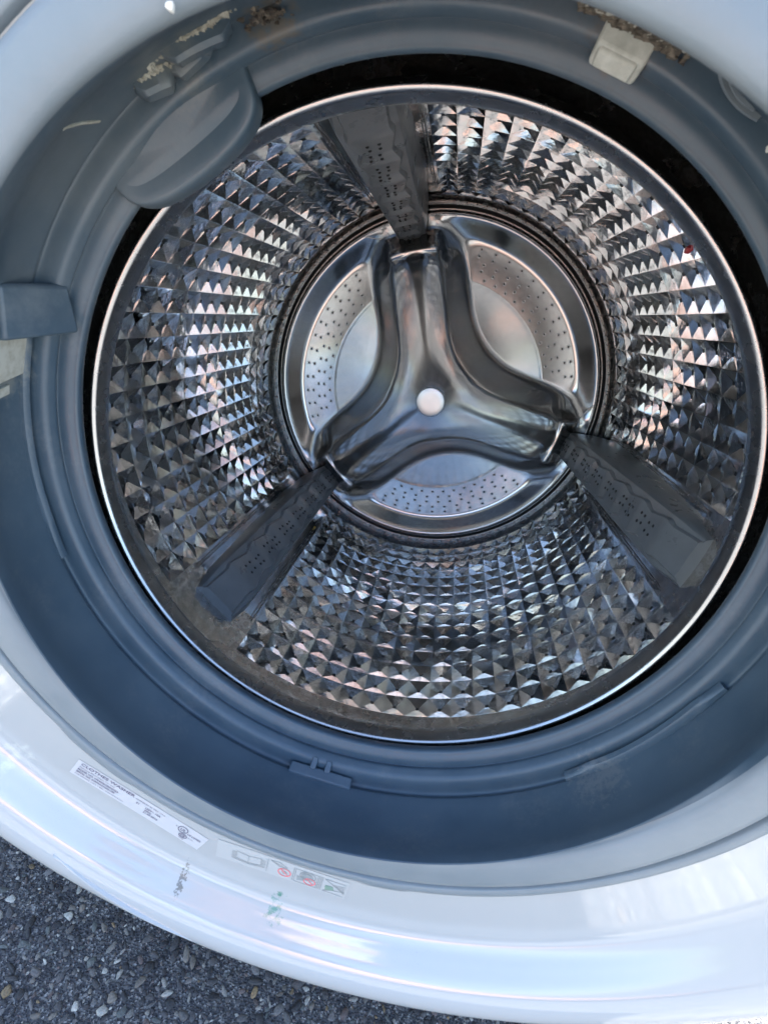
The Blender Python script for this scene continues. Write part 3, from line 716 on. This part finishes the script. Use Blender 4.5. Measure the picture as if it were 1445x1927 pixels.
# ------------------------------------------------------------------ the person taking the picture (seen mirrored in the drum)
def skin_body(name, verts, edges, radii, root, material, parent=None, sub=2):
    me = bpy.data.meshes.new(name); me.from_pydata([tuple(v) for v in verts], edges, []); me.update()
    o = bpy.data.objects.new(name, me); COL.objects.link(o); me.materials.append(material)
    md = o.modifiers.new('skin', 'SKIN'); md.use_smooth_shade = True; md.branch_smoothing = .6
    for i, r in enumerate(radii):
        r = r if isinstance(r, tuple) else (r, r); me.skin_vertices[0].data[i].radius = r; me.skin_vertices[0].data[i].use_root = (i == root)
    ss = o.modifiers.new('subsurf', 'SUBSURF'); ss.levels = sub; ss.render_levels = sub
    if parent is not None: o.parent = parent
    return o
def person():
    M['skin'] = mk_rubber('sunlit_skin', (.54, .27, .185), (.62, .33, .235), .45, .6, 25)
    M['shirt'] = mk_rubber('grey_cotton_shirt', (.44, .46, .49), (.50, .52, .55), .8, .9, 40)
    M['shorts'] = mk_rubber('dark_cotton', (.05, .055, .07), (.07, .075, .09), .8, .9, 40)
    M['hair'] = mk_rubber('brown_hair', (.03, .02, .014), (.06, .04, .028), .5, .7, 200)
    M['shoe'] = mk_rubber('grey_shoe', (.12, .12, .13), (.16, .16, .17), .6, .8, 60)
    cp = Vector((.02, -1.24, .90)); cX, cY, cZ = (Vector(R3.col[i]) for i in range(3))
    def K(x, y, z): return tuple(cp + cX*x + cY*y + cZ*z)       # places on the phone, measured from its lens
    # the phone: slim rounded slab just behind the lens
    def slab(x0, x1, y0, y1, z0, z1, r=.010, n=6):
        ring = []
        for cx_, cy_, a0 in ((x1-r,y1-r,0),(x0+r,y1-r,90),(x0+r,y0+r,180),(x1-r,y0+r,270)):
            for a in np.linspace(rad(a0), rad(a0+90), n): ring.append((cx_+r*math.cos(a), cy_+r*math.sin(a)))
        c = np.array([(x0+x1)/2, (y0+y1)/2]); rg = []
        for sc, zz in ((0,z0),(.97,z0),(1,z0+.0012),(1,z1-.0012),(.97,z1),(0,z1)): rg.append(np.array([K(*(c+(np.array(q)-c)*sc), zz) for q in ring]))
        return loft(rg)
    V, F = slab(-.012, .060, -.134, .014, .0020, .0100); ph = mesh_obj('smartphone', V, F, M['shorts'], None, True, 40)
    tag(ph, 'slim dark smartphone held up in both hands', 'phone')
    V = []; E_ = []; Rr = []
    def v(p, r, link=None):
        V.append(tuple(p)); Rr.append(r); i = len(V)-1
        if link is not None: E_.append((link, i))
        return i
    px = .03
    pel = v((px,-1.680,.52),.135); wst = v((px,-1.640,.68),(.135,.115),pel); ch = v((px,-1.580,.84),(.150,.125),wst); nk0 = v((px,-1.535,.965),.085,ch); nk = v((px,-1.510,1.030),.056,nk0)
    hd = v((px,-1.485,1.085),.078,nk); hd2 = v((px,-1.470,1.145),.088,hd); v((px,-1.465,1.200),.070,hd2)
    for s in (-1,1):
        edge = .060 if s > 0 else -.012                           # the phone edge this hand grips
        sh = v((px+s*.17,-1.545,.925),.064,nk0); el = v((px+s*.235,-1.420,.690),.044,sh); e2 = v((px+s*.215,-1.365,.650),.043,el)
        wr = v(K(edge+s*.045,-.135,.085),.028,e2); pm = v(K(edge+s*.018,-.105,.030),(.030,.019),wr)
        for q in range(4):
            yq = -.060-.0185*q; a = v(K(edge+s*.012, yq, .014),.0092,pm); b_ = v(K(edge+s*.011, yq+.001, .0005),.0086,a); v(K(edge-s*(.012-.002*q), yq+.002, -.0070),.0076,b_)
        t1 = v(K(edge+s*.012,-.085,.030),.0105,pm); v(K(edge-s*.012,-.055,.0200),.0090,t1)
        hp = v((px+s*.095,-1.680,.48),.096,pel); th = v((px+s*.120,-1.555,.28),.078,hp); kn = v((px+s*.135,-1.435,.080),.060,th); cf = v((px+s*.138,-1.570,.070),.056,kn); an = v((px+s*.140,-1.780,.052),.036,cf); v((px+s*.142,-1.870,.045),.034,an)
    body = skin_body('person', V, E_, Rr, pel, M['skin'])
    tag(body, 'person in grey long-sleeved shirt kneeling to photograph the washer with a phone', 'person')
    V2 = [(px,-1.675,.56),(px,-1.640,.68),(px,-1.580,.84),(px,-1.535,.965)]; E2 = [(0,1),(1,2),(2,3)]; R2 = [.150,(.152,.132),(.168,.142),.098]
    for s in (-1,1):
        i = len(V2); V2 += [(px+s*.17,-1.545,.925),(px+s*.208,-1.480,.800),(px+s*.235,-1.420,.690),K((.060 if s > 0 else -.012)+s*.050,-.145,.100)]; E2 += [(3,i),(i,i+1),(i+1,i+2),(i+2,i+3)]; R2 += [.079,.068,.056,.040]
    skin_body('shirt', V2, E2, R2, 0, M['shirt'], body)
    V3 = [(px,-1.680,.53),(px,-1.670,.60)]; E3 = [(0,1)]; R3_ = [.152,.150]
    for s in (-1,1):
        i = len(V3); V3 += [(px+s*.096,-1.675,.47),(px+s*.118,-1.570,.30)]; E3 += [(0,i),(i,i+1)]; R3_ += [.112,.102]
    skin_body('shorts', V3, E3, R3_, 0, M['shorts'], body)
    for s in (-1,1):
        skin_body('shoe', [(px+s*.140,-1.780,.055),(px+s*.141,-1.840,.052),(px+s*.142,-1.880,.075),(px+s*.143,-1.895,.12)], [(0,1),(1,2),(2,3)], [.044,.046,.042,.034], 0, M['shoe'], body)
    up = Vector((0,.20,.98)).normalized(); fw = Vector((0,.98,-.20)).normalized(); rt = Vector((1,0,0)); hc = Vector((px,-1.472,1.145))
    def blob(name, c, rx, ry, rz, material, n=20, m_=14):
        V = []; F = []
        for i in range(m_+1):
            th = math.pi*i/m_
            for j in range(n):
                a = 2*math.pi*j/n; p = Vector((math.sin(th)*math.cos(a)*rx, math.sin(th)*math.sin(a)*ry, math.cos(th)*rz)); V.append(tuple(c+rt*p.x+fw*p.y+up*p.z))
        for i in range(m_):
            for j in range(n): F.append((i*n+j, (i+1)*n+j, (i+1)*n+(j+1)%n, i*n+(j+1)%n))
        mesh_obj(name, V, F, material, body, True)
    blob('hair', hc+up*.030-fw*.026, .094, .092, .088, M['hair'])
    for s in (-1,1):
        blob('ear', hc+rt*s*.086-up*.008, .012, .020, .030, M['skin']); blob('eye', hc+rt*s*.032+fw*.080+up*.004, .013, .008, .009, M['hole'])
    blob('nose', hc+fw*.092-up*.022, .014, .016, .022, M['skin']); blob('mouth', hc+fw*.080-up*.052, .024, .008, .007, M['print_red'])
person()
